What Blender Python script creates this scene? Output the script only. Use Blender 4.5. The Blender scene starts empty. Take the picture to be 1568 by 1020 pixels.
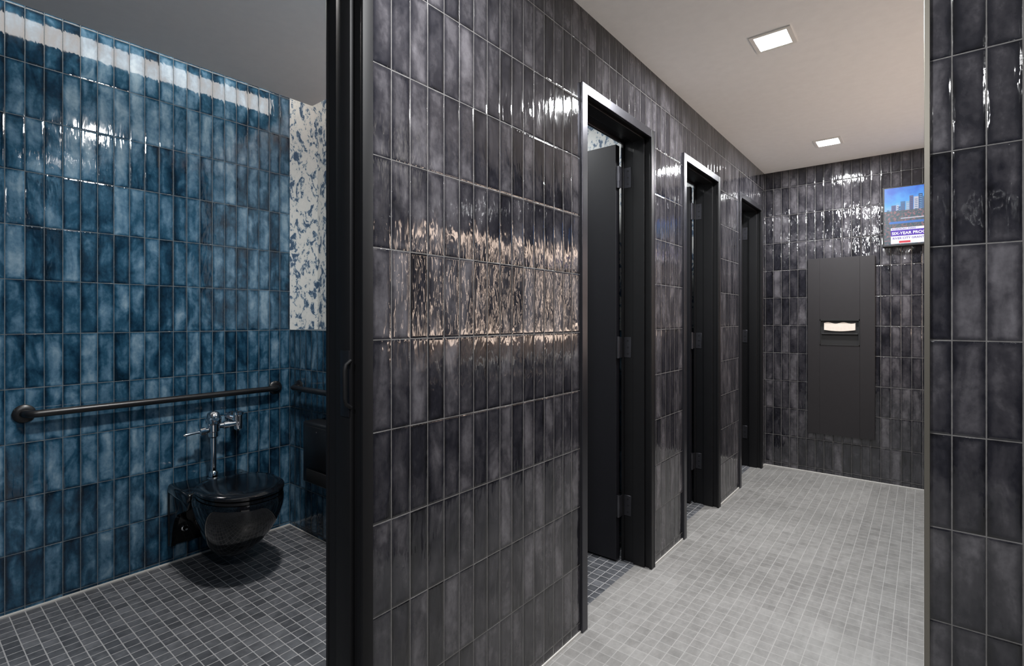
import bpy, bmesh, math
from mathutils import Vector, Matrix
scene = bpy.context.scene
scene.view_settings.view_transform = 'Standard'
H = 2.60
# ------------------------------------------------------------------ materials
class NT:
    def __init__(s, name):
        s.m = bpy.data.materials.new(name); s.m.use_nodes = True
        s.t = s.m.node_tree; s.b = s.t.nodes['Principled BSDF']
    def n(s, typ, **kw):
        x = s.t.nodes.new(typ)
        for k, v in kw.items(): setattr(x, k, v)
        return x
    def put(s, sock, v):
        if isinstance(v, bpy.types.NodeSocket): s.t.links.new(v, sock)
        else: sock.default_value = v
    def math(s, op, a, b=0.0, c=0.0, clamp=False):
        x = s.n('ShaderNodeMath', operation=op, use_clamp=clamp)
        s.put(x.inputs[0], a); s.put(x.inputs[1], b); s.put(x.inputs[2], c)
        return x.outputs[0]
    def comb(s, a, b, c):
        x = s.n('ShaderNodeCombineXYZ')
        s.put(x.inputs[0], a); s.put(x.inputs[1], b); s.put(x.inputs[2], c)
        return x.outputs[0]
    def noise(s, vec, scale, detail=4, rough=0.55, dist=0.0):
        x = s.n('ShaderNodeTexNoise'); s.put(x.inputs['Vector'], vec)
        x.inputs['Scale'].default_value = scale; x.inputs['Detail'].default_value = detail
        x.inputs['Roughness'].default_value = rough; x.inputs['Distortion'].default_value = dist
        return x.outputs['Fac']
    def ramp(s, fac, stops, interp='LINEAR'):
        x = s.n('ShaderNodeValToRGB'); s.put(x.inputs[0], fac); r = x.color_ramp; r.interpolation = interp
        while len(r.elements) < len(stops): r.elements.new(0.5)
        for e, (p, c) in zip(r.elements, stops):
            e.position = p; e.color = (*c, 1)
        return x.outputs[0]
    def mrange(s, v, a, b, c=0.0, d=1.0, smooth=True):
        x = s.n('ShaderNodeMapRange'); x.interpolation_type = 'SMOOTHSTEP' if smooth else 'LINEAR'
        s.put(x.inputs[0], v)
        for i, q in enumerate((a, b, c, d)): s.put(x.inputs[i+1], q)
        return x.outputs[0]
    def mix(s, f, a, b, typ='MIX'):
        x = s.n('ShaderNodeMix', data_type='RGBA', blend_type=typ)
        s.put(x.inputs[0], f)
        for i, v in ((6, a), (7, b)):
            s.put(x.inputs[i], v if isinstance(v, bpy.types.NodeSocket) else (*v, 1))
        return x.outputs[2]
    def bump(s, h, dist=1.0, strength=1.0):
        x = s.n('ShaderNodeBump'); s.put(x.inputs['Height'], h)
        x.inputs['Distance'].default_value = dist; x.inputs['Strength'].default_value = strength
        s.t.links.new(x.outputs[0], s.b.inputs['Normal'])

def srgb(r, g, b):
    f = lambda c: (c/255/12.92) if c/255 <= .04045 else ((c/255+.055)/1.055)**2.4
    return (f(r), f(g), f(b))

def simple(name, col, rough=0.5, metal=0.0, bump=0.0, spec=0.5, var=0.0, vs=20):
    k = NT(name); k.b.inputs['Roughness'].default_value = rough
    k.b.inputs['Metallic'].default_value = metal
    k.b.inputs['Specular IOR Level'].default_value = spec
    tc = k.n('ShaderNodeTexCoord').outputs['Object']
    nz = k.noise(tc, vs, 4)
    d = tuple(max(0, c*(1-var)) for c in col); l = tuple(min(1, c*(1+var)) for c in col)
    k.put(k.b.inputs['Base Color'], k.ramp(nz, [(0.3, d), (0.7, l)]))
    if bump: k.bump(k.noise(tc, vs*8, 3), bump)
    return k.m

def tile(name, ua, va, u0, v0, w, h, ramp, grout, gw=0.0013, rough=(0.03, 0.09), wave=0.0006, pillow=0.0006,
         tilt=0.012, cloud=14, tvar=0.5, edge=0.25, vstretch=0.5, coat=0.0, broad=0.0, spec=0.5, big=0.0, fine=0.16, gain=0.9, c2w=0.3):
    k = NT(name)
    p = k.n('ShaderNodeNewGeometry').outputs['Position']
    sp = k.n('ShaderNodeSeparateXYZ'); k.put(sp.inputs[0], p)
    u = k.math('SUBTRACT', sp.outputs[ua], u0); v = k.math('SUBTRACT', sp.outputs[va], v0)
    cu = k.math('DIVIDE', u, w); cv = k.math('DIVIDE', v, h)
    iu = k.math('FLOOR', cu); iv = k.math('FLOOR', cv)
    fu = k.math('SUBTRACT', cu, iu); fv = k.math('SUBTRACT', cv, iv)
    wn = k.n('ShaderNodeTexWhiteNoise', noise_dimensions='2D'); k.put(wn.inputs['Vector'], k.comb(iu, iv, 0))
    r = wn.outputs['Value']
    rc = k.n('ShaderNodeSeparateColor'); k.put(rc.inputs[0], wn.outputs['Color'])
    eu = k.math('MULTIPLY', k.math('MINIMUM', fu, k.math('SUBTRACT', 1.0, fu)), w)
    ev = k.math('MULTIPLY', k.math('MINIMUM', fv, k.math('SUBTRACT', 1.0, fv)), h)
    # slightly irregular hand-made edges
    wob = k.math('MULTIPLY', k.math('SUBTRACT', k.noise(p, 60, 2), 0.5), gw*0.9)
    d = k.math('ADD', k.math('MINIMUM', eu, ev), wob)
    gm = k.mrange(d, gw*0.75, gw*1.35)            # 0 grout, 1 tile
    vec = k.comb(u, k.math('MULTIPLY', v, vstretch), k.math('MULTIPLY', r, 7.0))
    c1 = k.noise(vec, cloud, 5, 0.55, 0.4)
    c2 = k.noise(k.comb(u, k.math('MULTIPLY', v, 0.8), k.math('MULTIPLY', r, 3.0)), cloud*5, 4, 0.6)
    c1 = k.math('ADD', k.math('MULTIPLY', k.math('SUBTRACT', c1, .5), gain), 0.6-c2w*0.5)
    f = k.math('MULTIPLY_ADD', c2, c2w, c1)
    f = k.math('ADD', f, k.math('MULTIPLY', k.math('SUBTRACT', r, 0.5), tvar))
    f = k.math('SUBTRACT', f, k.math('MULTIPLY', k.mrange(d, 0.0, min(w, h)*0.28, 1.0, 0.0), edge))
    if broad: f = k.math('ADD', f, k.math('MULTIPLY', k.math('SUBTRACT', k.noise(p, 1.6, 2), 0.5), broad))
    if big:   # larger stone sheets, 300 x 600
        wb = k.n('ShaderNodeTexWhiteNoise', noise_dimensions='2D')
        bu = k.math('FLOOR', k.math('DIVIDE', u, w*6)); bv = k.math('FLOOR', k.math('DIVIDE', v, h*12))
        k.put(wb.inputs['Vector'], k.comb(bu, bv, 0))
        f = k.math('ADD', f, k.math('MULTIPLY', k.math('SUBTRACT', wb.outputs['Value'], 0.5), big))
        st = k.noise(k.comb(k.math('MULTIPLY', u, 5.0), k.math('MULTIPLY', v, 1.5), wb.outputs['Value']), 5, 6, 0.65)
        f = k.math('ADD', f, k.math('MULTIPLY', k.math('SUBTRACT', st, 0.5), big*3))
    col = k.ramp(f, ramp)
    k.put(k.b.inputs['Base Color'], k.mix(gm, grout, col))
    rr = k.mrange(k.noise(vec, cloud*1.5, 3), 0.3, 0.75, rough[0], rough[1])
    k.put(k.b.inputs['Roughness'], k.math('ADD', k.math('MULTIPLY', rr, gm), k.math('MULTIPLY', k.math('SUBTRACT', 1.0, gm), 0.85)))
    k.b.inputs['Specular IOR Level'].default_value = spec
    # height
    if wave > 0:
        wv = k.noise(k.comb(u, k.math('MULTIPLY', v, 0.28), k.math('MULTIPLY', r, 5.0)), 38, 2, 0.45, 0.5)
        wv2 = k.noise(k.comb(u, k.math('MULTIPLY', v, 0.2), k.math('MULTIPLY', r, 9.0)), 90, 1, 0.4, 0.4)
        hh = k.math('MULTIPLY', k.math('MULTIPLY_ADD', wv2, fine, wv), wave)
    else: hh = 0.0
    hh = k.math('ADD', hh, k.math('MULTIPLY', k.mrange(d, 0.0, 0.007), pillow))
    tx = k.math('MULTIPLY', k.math('SUBTRACT', rc.outputs[0], 0.5), tilt*2*w)
    tz = k.math('MULTIPLY', k.math('SUBTRACT', rc.outputs[1], 0.5), tilt*1.0*h)
    hh = k.math('ADD', hh, k.math('MULTIPLY', k.math('MULTIPLY', tx, fu), gm))
    hh = k.math('ADD', hh, k.math('MULTIPLY', k.math('MULTIPLY', tz, fv), gm))
    k.bump(hh)
    return k.m

TW, TH, Z0 = 0.0643, 0.2408, 1.246
DARK = [(0.24, srgb(14, 14, 17)), (0.44, srgb(28, 28, 33)), (0.62, srgb(47, 46, 50)), (0.88, srgb(84, 82, 86))]
BLUE = [(0.20, srgb(7, 22, 34)), (0.38, srgb(15, 40, 58)), (0.54, srgb(34, 67, 88)), (0.70, srgb(72, 101, 122)), (0.92, srgb(118, 140, 154))]
GD = srgb(86, 84, 83); GB = srgb(84, 92, 97)
kw_d = dict(wave=0.0018, tilt=0.014, broad=0.25, tvar=0.30, edge=0.20, spec=0.65, fine=0.26, pillow=0.0007, c2w=.22)
kw_b = dict(wave=0.0012, tilt=0.012, broad=0.40, tvar=0.28, edge=0.20, cloud=15, gain=1.1, fine=0.2, c2w=.2)
M_dY = tile('charcoal_glazed_tile_a', 1, 2, 0.797, Z0, TW, TH, DARK, GD, **kw_d)
M_dX = tile('charcoal_glazed_tile_b', 0, 2, 0.055, Z0, TW, TH, DARK, GD, **kw_d)
M_bY = tile('blue_glazed_tile_a', 1, 2, 1.63, 1.234, TW, 0.2425, BLUE, GB, **kw_b)
M_bX = tile('blue_glazed_tile_b', 0, 2, -3.12, 1.234, TW, 0.2425, BLUE, GB, **kw_b)
LF = [(0.2, srgb(84, 83, 82)), (0.5, srgb(109, 108, 106)), (0.85, srgb(132, 131, 129))]
M_floorL = tile('light_grey_mosaic_floor', 0, 1, 0.0, 0.0, 0.052, 0.052, LF, srgb(141, 140, 138), gw=0.0011, rough=(0.35, 0.55),
                wave=0.0, pillow=0.0001, tilt=0.0015, cloud=7, tvar=0.04, edge=0.0, vstretch=1.0, broad=0.35, big=0.17, gain=.4, c2w=.3)
SF = [(0.2, srgb(46, 48, 52)), (0.5, srgb(67, 69, 73)), (0.85, srgb(95, 97, 101))]
M_floorD = tile('slate_mosaic_floor', 0, 1, 0.0, 0.0, 0.051, 0.051, SF, srgb(140, 140, 141), gw=0.0018, rough=(0.35, 0.5),
                wave=0.0, pillow=0.0003, tilt=0.004, cloud=14, tvar=0.3, edge=0.05, vstretch=1.0)
BG = [(0.2, srgb(150, 128, 112)), (0.8, srgb(196, 176, 158))]
M_beige = tile('beige_tile', 1, 2, 0.0, Z0, 0.12, TH, BG, srgb(200, 190, 178), rough=(0.3, 0.5), wave=0.0001)
M_ceil = simple('ceiling_paint', srgb(236, 237, 237), 0.9, bump=0.0002, var=0.02)
M_ceil_tint = simple('ceiling_paint_bounce_tint', srgb(234, 220, 213), 0.9, bump=0.0002, var=0.02)  # same paint as the corridor ceiling, tinted warm to cancel blue bounce light
M_white = simple('white_paint', srgb(225, 225, 222), 0.7)
M_caulk = simple('pale_caulk', srgb(180, 178, 174), 0.6)
M_frame = simple('black_satin_metal', srgb(12, 12, 14), 0.42, 0.0, var=0.1, spec=0.3)
M_matte = simple('matte_black_metal', srgb(11, 11, 13), 0.6, 0.0, var=0.1, spec=0.2)
M_sheen = simple('frame_face_sheen', srgb(66, 66, 71), 0.30, 0.85, var=0.05)  # lighter copy of the black frame metal, grazing reflection put into its colour
M_door = simple('black_laminate', srgb(17, 17, 22), 0.45, var=0.08, spec=0.35)
M_blk = simple('black_powder_coat', srgb(16, 16, 18), 0.35)
M_porc = simple('black_porcelain', srgb(8, 9, 12), 0.06, spec=0.7)
M_seat = simple('black_seat_plastic', srgb(9, 10, 13), 0.12, spec=0.6)
M_chrome = simple('chrome', (0.85, 0.85, 0.87), 0.07, 1.0)
M_steel = simple('dark_brushed_steel', srgb(70, 70, 75), 0.4, 0.85, var=0.1)
M_bsteel = simple('blackened_steel', srgb(44, 44, 48), 0.35, 0.8, var=0.1)
M_disp = simple('dark_anodised_steel', srgb(34, 32, 34), 0.45, 0.2, var=0.05, spec=0.4)
M_dark = simple('dark_cavity', srgb(6, 6, 8), 0.6)
M_paper = simple('white_paper', srgb(200, 190, 180), 0.9, var=0.06, vs=60)
M_alu = simple('bronze_edge_trim', srgb(120, 116, 108), 0.35, 0.8)
M_stone = simple('dark_stone_counter', srgb(52, 50, 50), 0.25, var=0.3)
M_mirror = simple('mirror_glass', (0.9, 0.9, 0.9), 0.02, 1.0)

def wallpaper():
    k = NT('speckled_wallpaper')
    p = k.n('ShaderNodeNewGeometry').outputs['Position']
    mp = k.n('ShaderNodeMapping'); k.put(mp.inputs[0], p); mp.inputs['Scale'].default_value = (1.0, 1.0, 0.6)
    mp.inputs['Rotation'].default_value = (0.45, 0.35, 0)
    n = k.noise(mp.outputs[0], 23, 5, 0.68, 0.8)
    n2 = k.noise(mp.outputs[0], 70, 3, 0.6, 0.3)
    f = k.math('ADD', k.math('MULTIPLY', n, 0.74), k.math('MULTIPLY', n2, 0.26))
    c = k.ramp(f, [(0.0, srgb(24, 40, 62)), (0.435, srgb(50, 74, 98)), (0.465, srgb(108, 128, 144)), (0.485, srgb(180, 182, 180)), (1.0, srgb(206, 205, 200))])
    k.put(k.b.inputs['Base Color'], c); k.b.inputs['Roughness'].default_value = 0.6
    return k.m
M_wp = wallpaper()

def emis(name, col, st):
    m = bpy.data.materials.new(name); m.use_nodes = True; t = m.node_tree
    b = t.nodes['Principled BSDF']; b.inputs['Base Color'].default_value = (*[c*0.1 for c in col], 1)
    b.inputs['Emission Color'].default_value = (*col, 1); b.inputs['Emission Strength'].default_value = st
    return m

# ------------------------------------------------------------------ mesh helpers
class Mesh:
    def __init__(s, name, mats, parent=None):
        s.name = name; s.mats = mats; s.bm = bmesh.new(); s.parent = parent
    def _start(s): s.f0 = set(s.bm.faces)
    def _new(s): return [f for f in s.bm.faces if f not in s.f0]
    def box(s, x0, x1, y0, y1, z0, z1, m=0, bev=0.0, seg=2):
        s._start()
        r = bmesh.ops.create_cube(s.bm, size=1)
        for v in r['verts']:
            v.co = Vector(((x0+x1)/2+v.co.x*(x1-x0), (y0+y1)/2+v.co.y*(y1-y0), (z0+z1)/2+v.co.z*(z1-z0)))
        if bev:
            es = list({e for v in r['verts'] for e in v.link_edges})
            bmesh.ops.bevel(s.bm, geom=es, offset=bev, segments=seg, affect='EDGES', profile=0.5)
        fs = s._new()
        for f in fs: f.material_index = m
        return fs
    def wbox(s, x0, x1, y0, y1, z0, z1, faces):
        """faces: dict like {'+X':i}; default key 'd'"""
        for f in s.box(x0, x1, y0, y1, z0, z1):
            f.normal_update(); n = f.normal
            ax = max(range(3), key=lambda i: abs(n[i])); key = ('+' if n[ax] > 0 else '-')+'XYZ'[ax]
            f.material_index = faces.get(key, faces.get(key[1], faces.get('d', 0)))
    def rings(s, rings, m=0, cap=True, smooth=True):
        s._start(); vs = [[s.bm.verts.new(p) for p in r] for r in rings]; n = len(vs[0])
        for a, b in zip(vs, vs[1:]):
            for i in range(n):
                j = (i+1) % n; s.bm.faces.new((a[i], a[j], b[j], b[i]))
        if cap:
            s.bm.faces.new(vs[0][::-1]); s.bm.faces.new(vs[-1])
        fs = s._new(); bmesh.ops.recalc_face_normals(s.bm, faces=fs)
        for f in fs: f.material_index = m; f.smooth = smooth
        return fs
    def cyl(s, a, b, r, r2=None, m=0, n=24, bev=True):
        a, b = Vector(a), Vector(b); r2 = r if r2 is None else r2
        s.lathe(a, b, [(0, r), (1, r2)], m, n)
    def lathe(s, a, b, prof, m=0, n=28):
        """prof list of (t along a-b, radius)"""
        a, b = Vector(a), Vector(b); d = (b-a); q = d.normalized().to_track_quat('Z', 'Y')
        rs = []
        for t, r in prof:
            c = a+d*t
            rs.append([c+q @ Vector((r*math.cos(2*math.pi*i/n), r*math.sin(2*math.pi*i/n), 0)) for i in range(n)])
        s.rings(rs, m)
    def tube(s, pts, r, m=0, n=16):
        pts = [Vector(p) for p in pts]; rs = []
        up = None
        for i, p in enumerate(pts):
            t = (pts[min(i+1, len(pts)-1)]-pts[max(i-1, 0)]).normalized()
            if up is None:
                up = t.orthogonal().normalized()
            up = (up-t*up.dot(t)).normalized(); w = t.cross(up)
            rs.append([p+up*r*math.cos(2*math.pi*k/n)+w*r*math.sin(2*math.pi*k/n) for k in range(n)])
        s.rings(rs, m)
    def prism(s, poly, axis, a, b, m=0):
        """poly of 2D points in the other two axes (in order), extruded a..b on axis"""
        def mk(p, h):
            l = list(p); l.insert(axis, h); return l
        s.rings([[mk(p, a) for p in poly], [mk(p, b) for p in poly]], m, smooth=False)
    def done(s, bevel=0.0, autosmooth=True):
        me = bpy.data.meshes.new(s.name); s.bm.to_mesh(me); s.bm.free()
        for m in s.mats: me.materials.append(m)
        o = bpy.data.objects.new(s.name, me); scene.collection.objects.link(o)
        if autosmooth and any(p.use_smooth for p in me.polygons):
            try:
                me.set_sharp_from_angle(angle=math.radians(38))
            except Exception: pass
        if bevel:
            md = o.modifiers.new('bevel', 'BEVEL'); md.width = bevel; md.segments = 2; md.limit_method = 'ANGLE'
        if s.parent: o.parent = s.parent
        return o

# ------------------------------------------------------------------ shell
XW, XB, TH_W = -1.11, -3.12, 0.15
XI = XW-TH_W
YE = 4.97
LED_Z = 1.234
doors = [(-0.18, 0.797), (1.825, 2.555), (2.976, 3.665), (4.15, 4.86)]
DH = 2.285
w = Mesh('wall_left', [M_dY, M_dX, M_bY, M_white])
fc = {'+X': 0, '-X': 2, 'Y': 1, 'Z': 3}
y = -2.2
for a, b in doors:
    w.wbox(XI, XW, y, a, 0, H, fc); w.wbox(XI, XW, a, b, DH, H, fc); y = b
w.wbox(XI, XW, y, YE, 0, H, fc); w.done()

w = Mesh('wall_stall_side', [M_bY, M_wp, M_white])
w.wbox(XB-.15, XB, -.75, 1.63, 0, 2.85, {'X': 0, 'd': 2})
w.wbox(XB-.15, XB, 1.63, YE, 0, LED_Z, {'X': 0, 'd': 2})
w.wbox(XB-.15, XB, 1.63, YE, LED_Z, 2.85, {'X': 1, 'd': 2}); w.done()
w = Mesh('wall_stall_front', [M_bX, M_white]); w.wbox(XB, XI, -.75, -.6, 0, 2.85, {'Y': 0, 'd': 1}); w.done()
w = Mesh('wall_partition', [M_bX, M_wp, M_white])
w.wbox(XB, XI, 1.63, 1.82, 0, LED_Z, {'Y': 0, 'd': 0})
w.wbox(XB, XI, 1.82, 1.88, 0, 2.85, {'Y': 1, 'd': 2}); w.done()
for i, (a, b) in enumerate(((2.80, 2.90), (3.92, 4.02))):
    w = Mesh('wall_partition_'+'ab'[i], [M_bX, M_wp, M_white])
    w.wbox(XB, XI, a, b, 0, LED_Z, {'Y': 0, 'd': 2}); w.wbox(XB, XI, a, b, LED_Z, 2.85, {'Y': 1, 'd': 2}); w.done()
w = Mesh('wall_back', [M_dX, M_bX, M_wp, M_white])
w.wbox(XW-.15, 0.77, YE, YE+.15, 0, H, {'-Y': 0, 'd': 3})
w.wbox(XB-.15, XW-.15, YE, YE+.15, 0, LED_Z, {'-Y': 1, 'd': 3}); w.wbox(XB-.15, XW-.15, YE, YE+.15, LED_Z, 2.85, {'-Y': 2, 'd': 3}); w.done()
w = Mesh('wall_vanity', [M_dY, M_beige, M_white])
w.wbox(.62, .77, 1.86, YE, 0, .95, {'X': 0, 'd': 2}); w.wbox(.62, .77, 1.86, YE, .95, 2.0, {'X': 1, 'd': 2})
w.wbox(.62, .77, 1.86, YE, 2.0, H, {'X': 0, 'd': 2}); w.done()
w = Mesh('wall_right', [M_dX, M_dY]); w.wbox(.012, 1.45, 1.71, 1.86, 0, H, {'Y': 0, 'd': 1}); w.done()
w = Mesh('wall_entry', [M_dY, M_white]); w.wbox(1.3, 1.45, -2.2, 1.71, 0, H, {'X': 0, 'd': 1}); w.done()
w = Mesh('wall_rear', [M_dX, M_white]); w.wbox(XI, 1.45, -2.35, -2.2, 0, H, {'Y': 0, 'd': 1}); w.done()
w = Mesh('floor', [M_floorL, M_floorD])
w.wbox(-1.19, 1.45, -2.35, YE+.15, -.1, 0, {'d': 0}); w.wbox(XB-.15, -1.19, -2.35, YE+.15, -.1, 0, {'d': 1}); w.done()
w = Mesh('ceiling', [M_ceil, M_ceil_tint])
w.wbox(XI, 1.45, -2.35, YE+.15, H, 2.85, {'d': 0})
w.wbox(-2.90, XI, -.6, 1.657, H, 2.85, {'d': 1})
for a, b in ((1.88, 2.80), (2.90, 3.92), (4.02, YE)): w.wbox(-2.90, XI, a, b, H, 2.85, {'d': 1})
w.wbox(XB-.15, 1.45, -2.35, YE+.15, 2.85, 2.9, {'d': 0}); w.done()
# trims
t = Mesh('trim_1', [M_alu]); t.box(.0, .012, 1.700, 1.86, 0, H, 0, .001); t.done()
t = Mesh('trim_2', [M_caulk])
ys = [(0.797, 1.825), (2.555, 2.976), (3.665, 4.15), (4.86, YE)]
for a, b in ys: t.box(XW, XW+.005, a, b, 0, .009, 0, .001, 1)
t.box(XW, .62, YE-.006, YE, 0, .010, 0, .001, 1)
t.box(XB, XB+.005, -.6, 1.63, 0, .009, 0, .001, 1); t.box(XB+.005, XI, 1.625, 1.63, 0, .006, 0, .001, 1)
t.done()

# ------------------------------------------------------------------ door frames and doors
def frame(name, a, b, face=0.042, proud=0.012, fm=3):
    f = Mesh(name, [M_frame if fm else M_matte, M_bsteel, M_dark, M_sheen])
    za = DH; t = 0.03
    for x0, x1 in ((XW-.002, XW+proud), (XI-proud, XI+.002)):
        f.box(x0, x1, a, a+face, 0, za, fm, .002); f.box(x0, x1, b-face, b, 0, za, fm if fm == 0 else 0, .002)
        f.box(x0, x1, a+face, b-face, za-face, za, fm, .002)
    if fm: f.box(XW+proud-.003, XW+proud+.0015, b-.007, b, 0, za, fm, .001, 1)  # thin strip of the lighter metal stands in for an edge highlight
    f.box(XI, XW, a, a+t, 0, za, 0); f.box(XI, XW, b-t, b, 0, za, 0); f.box(XI, XW, a+t, b-t, za-t, za, 0)
    # stops (rabbet)
    f.box(XI+.058, XW-.028, a+t, a+t+.014, 0, za-t, 0, .002); f.box(XI+.058, XW-.028, b-t-.014, b-t, 0, za-t, 0, .002)
    f.box(XI+.058, XW-.028, a+t, b-t, za-t-.014, za-t, 0, .002)
    return f
for i, (a, b) in enumerate(doors):
    if i == 0:
        f = frame('door_frame', a, b, face=0.032, proud=.01, fm=0)
        # strike plate and pull on the jamb (faces the opening)
        yj = b-.03-.014; dx = .008
        f.box(-1.185+dx, -1.138, yj-.003, yj+.002, 1.05, 1.22, 1, .001)
        f.box(-1.172+dx, -1.152+dx, yj-.004, yj-.002, 1.09, 1.18, 2)
        X = -1.134
        f.tube([(X, yj, 1.075), (X, yj-.014, 1.085), (X, yj-.018, 1.10), (X, yj-.018, 1.17), (X, yj-.014, 1.185), (X, yj, 1.195)], .005, 0, 10)
        f.done(); continue
    frame('door_frame', a, b).done()
    hx, hy = XI-.008, b-.045
    L = (b-a)-.09
    e = bpy.data.objects.new('door_%d' % i, None); scene.collection.objects.link(e)
    d = Mesh('leaf', [M_door, M_steel, M_frame], e)
    d.box(hx-.012-L, hx-.012, hy-.04, hy, .012, 2.235, 0, .002)
    d.done()
    hgs = Mesh('hinges_and_lever', [M_steel, M_blk], e)
    for z in (.30, 1.15, 2.06):
        hgs.cyl((hx-.004, hy-.030, z-.058), (hx-.004, hy-.030, z+.058), .0085, m=0, n=14)
        hgs.cyl((hx-.004, hy-.030, z-.020), (hx-.004, hy-.030, z+.020), .0095, m=0, n=14)
        hgs.box(hx-.006, hx+.050, b-.0335, b-.0295, z-.055, z+.055, 0, .001, 1)
        hgs.box(hx+.0, hx+.006, hy-.034, b-.030, z-.055, z+.055, 0)
        hgs.box(hx-.0125, hx-.0105, hy-.036, hy+.004, z-.055, z+.055, 0)
        for zz in (-.035, 0, .035): hgs.cyl((hx+.032, b-.0345, z+zz), (hx+.032, b-.033, z+zz), .005, m=1, n=10)
    lx = hx-.012-L+.06
    for sgn, yy in ((-1, hy-.04), (1, hy)):
        hgs.cyl((lx, yy, 1.02), (lx, yy+sgn*.008, 1.02), .026, m=1); hgs.cyl((lx, yy, 1.02), (lx, yy+sgn*.045, 1.02), .009, m=1)
        hgs.tube([(lx, yy+sgn*.045, 1.02), (lx+.05, yy+sgn*.048, 1.02), (lx+.11, yy+sgn*.045, 1.02)], .008, 1, 12)
    hgs.done()

# ------------------------------------------------------------------ toilet
TY = 1.145
def egg(z, tc, rf, rb, hw, n=56, p=0.72, q=0.92):
    o = []
    for i in range(n):
        a = 2*math.pi*i/n; c, s = math.cos(a), math.sin(a)
        pw = 1.0 if c > 0 else p
        tt = tc+(rf if c > 0 else rb)*math.copysign(abs(c)**pw, c)
        ss = hw*math.copysign(abs(s)**(q if c > 0 else 0.75), s)
        o.append((XB+tt, TY+ss, z))
    return o
tl = Mesh('toilet', [M_porc, M_seat, M_chrome])
prof = [(.428, .42, .235, .20, .178), (.426, .42, .247, .21, .187), (.415, .42, .252, .22, .191), (.395, .42, .252, .22, .191), (.365, .42, .246, .22, .188),
        (.325, .418, .234, .21, .179), (.28, .41, .216, .20, .165), (.235, .40, .190, .18, .147), (.19, .385, .160, .17, .126),
        (.155, .365, .132, .15, .106), (.125, .345, .105, .12, .087), (.105, .335, .078, .09, .062), (.098, .335, .04, .05, .03)]
tl.rings([egg(*p) for p in prof], 0)
# rear deck
tl.box(XB+.002, XB+.28, TY-.188, TY+.188, .372, .429, 0, .016, 4)
# wall plate and side cheeks
tl.box(XB+.002, XB+.024, TY-.188, TY+.188, .10, .40, 0, .008, 3)
pts = []
for (tt, zz) in ((.004, .39), (.30, .39), (.27, .35), (.215, .325), (.15, .30), (.105, .265), (.078, .225), (.062, .18), (.056, .135), (.045, .105), (.004, .098)):
    pts.append((tt, zz))
for sg in (-1, 1):
    y0, y1 = sorted((TY+sg*.188, TY+sg*.158))
    tl.rings([[(XB+a, y0+.004, z) for a, z in [(a*.97+.002, z) for a, z in pts]], [(XB+a, y0+.008, z) for a, z in pts], [(XB+a, y1-.008, z) for a, z in pts],
              [(XB+a, y1-.004, z) for a, z in [(a*.97+.002, z) for a, z in pts]]], 0)
# trapway
def rr(tt, hw, z0, z1, n=28):
    o = []
    for i in range(n):
        a = 2*math.pi*i/n; c, s = math.cos(a), math.sin(a)
        o.append((XB+tt, TY+hw*math.copysign(abs(c)**.7, c), (z0+z1)/2+(z1-z0)/2*math.copysign(abs(s)**.7, s)))
    return o
tl.rings([rr(.01, .072, .13, .33), (rr(.08, .068, .13, .33)), rr(.18, .075, .115, .36), rr(.30, .09, .105, .38), rr(.36, .08, .12, .36)], 0)
for sg in (-1, 1):
    tl.lathe((XB+.024, TY+sg*.112, .178), (XB+.052, TY+sg*.112, .178), [(0, .017), (.15, .017), (.2, .012), (.7, .012), (1, .006)], 2, 20)
# seat + lid
tl.rings([egg(.430, .44, .222, .20, .176), egg(.431, .44, .230, .205, .184), egg(.444, .44, .230, .205, .184), egg(.447, .44, .224, .20, .178)], 1)
tl.rings([egg(.449, .44, .226, .205, .180), egg(.452, .44, .234, .21, .188), egg(.463, .44, .234, .21, .188), egg(.469, .44, .226, .203, .181),
          egg(.474, .44, .19, .17, .150), egg(.476, .44, .10, .09, .08)], 1)
for sg in (-1, 1):
    tl.lathe((XB+.225, TY+sg*.10, .452), (XB+.225, TY+sg*.045, .452), [(0, .010), (.05, .014), (.95, .014), (1, .010)], 1, 18)
    tl.box(XB+.21, XB+.245, TY+sg*.0725-.018, TY+sg*.0725+.018, .428, .452, 1, .004)
tl.done()

# flush valve
fv = Mesh('flush_valve', [M_chrome]); T = XB+.105
fv.lathe((T, TY, .4295), (T, TY, .475), [(0, .030), (.15, .030), (.25, .024), (.8, .024), (1, .017)])
fv.cyl((T, TY, .47), (T, TY, .665), .0145)
fv.lathe((T, TY, .655), (T, TY, .80), [(0, .017), (.05, .024), (.22, .024), (.25, .030), (.50, .031), (.54, .039), (.72, .039), (.78, .034), (.92, .028), (1, .012)])
fv.lathe((T, TY, .715), (T, TY+.14, .715), [(0, .015), (.35, .015), (.36, .021), (.55, .021), (.56, .015), (.86, .015)])
fv.lathe((T, TY+.13, .675), (T, TY+.13, .785), [(0, .014), (.08, .022), (.75, .024), (.8, .028), (.93, .026), (1, .010)])
fv.lathe((T, TY+.13, .735), (XB+.002, TY+.13, .735), [(0, .020), (.3, .020), (.31, .014), (.88, .014), (.89, .036), (.97, .038), (1, .038)])
fv.lathe((T, TY-.01, .700), (T, TY-.145, .690), [(0, .014), (.22, .014), (.24, .022), (.42, .020), (.45, .008), (.55, .006), (.92, .0075), (1, .004)])
fv.lathe((T, TY, .76), (T+.048, TY, .76), [(0, .016), (.8, .016), (1, .010)])
fv.done()

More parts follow.
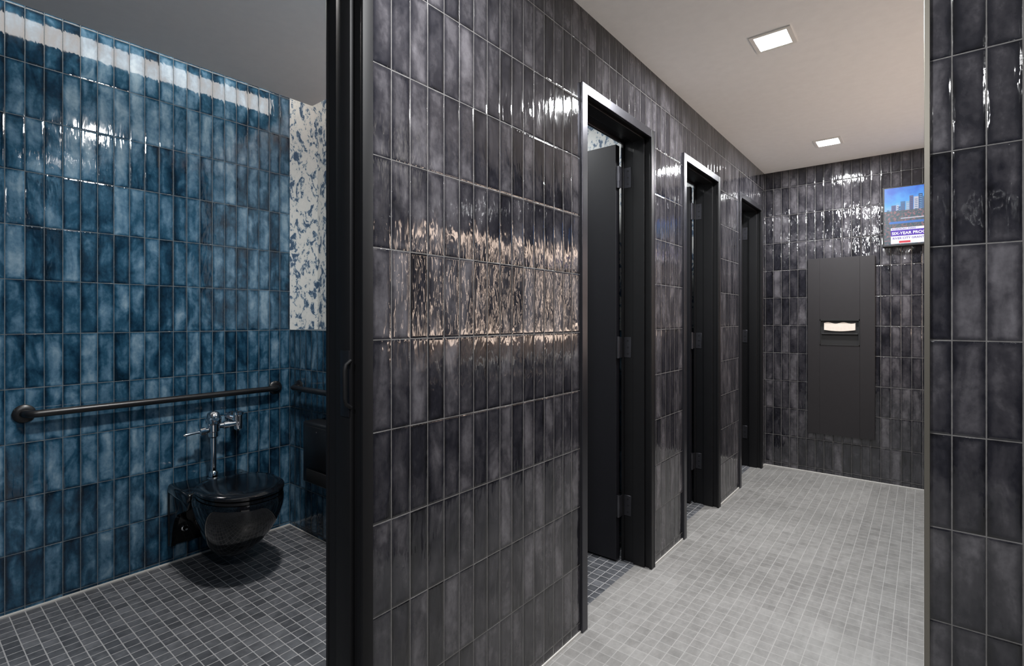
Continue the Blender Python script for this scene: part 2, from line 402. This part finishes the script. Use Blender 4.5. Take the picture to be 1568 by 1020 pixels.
# grab bars
def grab(name, p, q, nrm, r=.0165, off=.055):
    p, q, nrm = Vector(p), Vector(q), Vector(nrm); d = (q-p).normalized(); g = Mesh(name, [M_blk]); path = []
    path.append(p+nrm*.002); path.append(p+nrm*.012)
    for k in range(7):
        a = k/6*math.pi/2; path.append(p+nrm*(off-.04+.04*math.sin(a))+d*(.04-.04*math.cos(a)))
    n2 = []
    for k in range(7):
        a = math.pi/2-k/6*math.pi/2; n2.append(q+nrm*(off-.04+.04*math.sin(a))-d*(.04-.04*math.cos(a)))
    path += n2; path += [q+nrm*.012, q+nrm*.002]
    g.tube(path, r, 0, 20)
    for c in (p, q): g.lathe(c+nrm*.0005, c+nrm*.014, [(0, .040), (.5, .040), (.8, .036), (1, .020)], 0, 32)
    g.done()
grab('grab_bar', (XB, .405, .88), (XB, 1.535, .88), (1, 0, 0))
grab('grab_bar', (-3.00, 1.63, .885), (-2.10, 1.63, .885), (0, -1, 0))
g = Mesh('toilet_paper_dispenser', [M_blk, M_dark, M_steel])
g.box(-2.765, -2.46, 1.52, 1.629, .375, .72, 0, .012, 3); g.box(-2.735, -2.49, 1.516, 1.522, .47, .70, 0, .003)
g.box(-2.72, -2.50, 1.517, 1.523, .385, .455, 1, .002); g.cyl((-2.615, 1.521, .67), (-2.615, 1.514, .67), .008, m=2, n=16)
g.done()

# ------------------------------------------------------------------ towel dispenser on back wall
P = Mesh('paper_towel_dispenser', [M_disp, M_dark, M_paper, M_steel])
x0, x1, z0, z1 = -.769, -.302, .34, 1.81; sx0, sx1, sz0, sz1 = -.680, -.402, 1.085, 1.300
yf, yb = YE-.022, YE-.0005
P.box(x0, sx0, yf, yb, z0, z1, 0, .0015, 1); P.box(sx1, x1, yf, yb, z0, z1, 0, .0015, 1)
P.box(sx0, sx1, yf, yb, sz1, z1, 0); P.box(sx0, sx1, yf, yb, z0, sz0, 0)
P.box(sx0, sx1, yb-.003, yb, sz0, sz1, 1)
P.box(sx0, sx0+.006, yf-.004, yb, sz0, sz1, 1); P.box(sx1-.006, sx1, yf-.004, yb, sz0, sz1, 1)
P.box(sx0, sx1, yf-.004, yb, sz1-.012, sz1, 1); P.box(sx0, sx1, yf-.004, yb, sz0, sz0+.006, 1)
# opening lip (rounded throat) and paper fold
P.box(sx0+.012, sx1-.012, yf-.002, yb-.003, sz1-.125, sz1-.115, 1, .002)
n = 14
up = [(sx0+.03+(sx1-sx0-.06)*i/n, sz1-.030+.006*math.sin(i*.9)) for i in range(n+1)]
lo = [(sx1-.03-(sx1-sx0-.06)*i/n, sz1-.088-.010*math.sin(math.pi*i/n)) for i in range(n+1)]
P.prism([(a, b) for a, b in up+lo], 1, yf+.006, yf+.012, 2)
P.done()

# ------------------------------------------------------------------ television
tv = bpy.data.objects.new('wall_television', None); scene.collection.objects.link(tv)
vx0, vx1, vz0, vz1 = -.252, .570, 1.862, 2.325
B = Mesh('bezel', [M_blk], tv)
B.box(vx0, vx1, YE-.05, YE-.001, vz0, vz1, 0, .004)
B.done()
yy = YE-.051
def quad(bm_, xa, xb, za, zb, k, m):
    y = yy-.0004*k
    bm_._start(); vs = [bm_.bm.verts.new(p) for p in ((xa, y, za), (xb, y, za), (xb, y, zb), (xa, y, zb))]
    f = bm_.bm.faces.new(vs); f.material_index = m
def screenmat():
    k = NT('screen_sky'); p = k.n('ShaderNodeNewGeometry').outputs['Position']; sp = k.n('ShaderNodeSeparateXYZ'); k.put(sp.inputs[0], p)
    g = k.mrange(sp.outputs[2], 2.05, 2.31, smooth=False)
    nn = k.noise(p, 16, 4); f = k.math('ADD', g, k.math('MULTIPLY', k.math('SUBTRACT', nn, .5), .9))
    c = k.ramp(f, [(0, srgb(170, 200, 230)), (.45, srgb(60, 160, 235)), (1, srgb(20, 95, 205))])
    k.put(k.b.inputs['Emission Color'], c); k.b.inputs['Emission Strength'].default_value = 1.1; k.b.inputs['Base Color'].default_value = (.01, .01, .01, 1)
    return k.m
def treemat():
    k = NT('screen_city_trees'); p = k.n('ShaderNodeNewGeometry').outputs['Position']
    c = k.ramp(k.noise(p, 60, 4, .7), [(.3, srgb(20, 45, 70)), (.48, srgb(40, 85, 100)), (.6, srgb(150, 90, 100)), (.75, srgb(190, 180, 200))])
    k.put(k.b.inputs['Emission Color'], c); k.b.inputs['Emission Strength'].default_value = .9; k.b.inputs['Base Color'].default_value = (.01, .01, .01, 1)
    return k.m
cols = [srgb(60, 105, 150), srgb(120, 160, 195), srgb(85, 85, 125), srgb(180, 180, 195), srgb(35, 75, 125)]
S = Mesh('screen', [screenmat(), treemat()]+[emis('screen_tower_%d' % i, c, .9) for i, c in enumerate(cols)] +
         [emis('screen_purple', srgb(70, 20, 160), 1.0), emis('screen_white', srgb(235, 235, 245), 1.0), emis('screen_river', srgb(50, 110, 190), .9), emis('screen_red', srgb(200, 40, 60), 1)], tv)
a0, a1, c0, c1 = vx0+.012, vx1-.012, vz0+.014, vz1-.012
quad(S, a0, a1, c0, c1, 1, 0)
import random; random.seed(4)
x = a0+.015; i = 0
while x < a1-.04:
    wd = random.uniform(.012, .03); q = (x-a0)/(a1-a0)
    hgt = random.uniform(.02, .06)+.09*math.exp(-((q-.25)/.12)**2)+.05*math.exp(-((q-.6)/.1)**2)
    quad(S, x, x+wd, 2.10, 2.12+hgt, 2+(i % 3), 2+i % 5)
    for j in range(int(hgt/.014)): quad(S, x+wd*.2, x+wd*.8, 2.122+j*.014, 2.127+j*.014, 5, 2+(i+2) % 5)
    x += wd*random.uniform(.7, 1.2); i += 1
quad(S, a0, a1, 2.0, 2.135, 6, 1)
quad(S, a0+.03, a0+.30, 2.035, 2.052, 7, 9); quad(S, a0+.1, a0+.5, 2.07, 2.078, 7, 5)
quad(S, a0, a1, c0, 2.0, 6, 1)
quad(S, a0+.04, a1-.04, 1.940, 1.985, 8, 7); quad(S, a0+.04, a1-.04, 1.985, 2.003, 8, 8)
quad(S, a0+.04, a1-.04, c0+.006, 1.940, 8, 8); quad(S, a0+.09, a0+.16, c0+.010, c0+.026, 9, 10)
S.done()
def text(s, x, z, size, mat, k=10):
    c = bpy.data.curves.new('caption', 'FONT'); c.body = s; c.size = size; c.materials.append(mat); c.offset = .0004
    o = bpy.data.objects.new('caption', c); scene.collection.objects.link(o); o.parent = tv
    o.location = (x, yy-.0004*k-.0003, z); o.rotation_euler = (math.pi/2, 0, 0)
mw = emis('caption_white', (1, 1, 1), 1.2); mp_ = emis('caption_purple', srgb(70, 20, 150), 1)
text('SIX-YEAR PROGRAM', a0+.046, 1.951, .029, mw); text('RIVERFRONT PARKS', a0+.046, 1.988, .016, mp_); text('RIVER CITY GRANTS', a0+.05, 1.915, .022, mp_)

# ------------------------------------------------------------------ vanity (round the corner)
v = Mesh('vanity_counter', [M_stone, M_white, M_blk])
v.box(.16, .619, 2.3, 4.5, .82, .87, 0, .003); v.box(.17, .19, 2.31, 4.49, .68, .82, 0)
for yc in (2.85, 3.95):
    v.lathe((.39, yc, .870), (.39, yc, .985), [(0, .10), (.1, .13), (.6, .175), (1, .185), (1.0, .172), (.6, .16), (.2, .11), (.18, .01)], 1, 40)
    v.tube([(.57, yc, .87), (.57, yc, 1.08), (.56, yc, 1.12), (.53, yc, 1.14), (.46, yc, 1.14), (.44, yc, 1.12)], .012, 2)
v.box(.3, .619, 2.36, 2.40, .45, .82, 2); v.box(.3, .619, 4.40, 4.44, .45, .82, 2)
v.done()
M_lit = emis('frosted_lit_glass', (1, .77, .62), 11.0)
for yc in (2.72, 3.56, 4.40):
    m = Mesh('illuminated_mirror', [M_mirror, M_lit, M_blk])
    ya, yb_, za, zb, bw = yc-.36, yc+.36, 1.13, 1.98, .055
    m.box(.59, .618, ya+.01, yb_-.01, za+.01, zb-.01, 2)
    m.box(.582, .590, ya+bw, yb_-bw, za+bw, zb-bw, 0)
    m.box(.582, .590, ya, ya+bw, za, zb, 1); m.box(.582, .590, yb_-bw, yb_, za, zb, 1)
    m.box(.582, .590, ya+bw, yb_-bw, za, za+bw, 1); m.box(.582, .590, ya+bw, yb_-bw, zb-bw, zb, 1)
    m.done()

# ------------------------------------------------------------------ lights
def area(name, loc, rot, sx, sy, power, col=(1, 1, 1), parent=None, spread=180):
    l = bpy.data.lights.new(name, 'AREA'); l.shape = 'RECTANGLE'; l.size = sx; l.size_y = sy; l.energy = power; l.color = col; l.spread = math.radians(spread)
    o = bpy.data.objects.new(name, l); scene.collection.objects.link(o); o.location = loc; o.rotation_euler = rot
    if parent: o.parent = parent
    return o
M_lens = emis('light_lens', (1, .98, .95), 12)
def downlight(x, y, pw, col=(.98, .99, 1.0)):
    e = bpy.data.objects.new('recessed_ceiling_light', None); scene.collection.objects.link(e)
    f = Mesh('housing', [M_white, M_lens], e); s, o = .068, .086
    for a in ((-o, -s, -o, o), (s, o, -o, o), (-s, s, -o, -s), (-s, s, s, o)):
        f.box(x+a[0], x+a[1], y+a[2], y+a[3], H-.006, H+.001, 0)
    f.box(x-s, x+s, y-s, y+s, H-.002, H+.001, 1); f.done()
    area('lamp', (x, y, H-.0045), (0, 0, 0), .132, .132, pw, col, e)
for yy_ in (-0.9, .856, 2.606, 4.36): downlight(-.546, yy_, 48)  # rearmost one is behind the camera, added for fill
downlight(.75, -.2, 38)  # unseen downlight behind the camera, added for fill
downlight(-1.70, .93, 54, (1, .965, .93))
for yc in (2.2, 3.4, 4.5): downlight(-1.9, yc, 16)
# cove LED strips
e = bpy.data.objects.new('cove_light_strip', None); scene.collection.objects.link(e)
area('strip', (-2.903, .52, 2.69), (0, math.radians(90), 0), .10, 2.2, 7, (1, .93, .86), e)   # faces -X
area('strip', (-2.1, 1.660, 2.69), (math.radians(90), 0, math.radians(180)), 1.5, .08, 6, (1, .97, .93), e)   # faces +Y

world = bpy.data.worlds.new('world'); scene.world = world; world.use_nodes = True
world.node_tree.nodes['Background'].inputs[0].default_value = (.5, .5, .5, 1); world.node_tree.nodes['Background'].inputs[1].default_value = .1

# ------------------------------------------------------------------ camera
c = bpy.data.cameras.new('camera'); cam = bpy.data.objects.new('camera', c); scene.collection.objects.link(cam)
c.sensor_width = 36; c.lens = 782/1568*36; c.shift_y = -21/1568; c.clip_start = .02
cam.location = (0, 0, 1.3); cam.rotation_euler = (math.pi/2, 0, math.radians(38.9))
scene.camera = cam
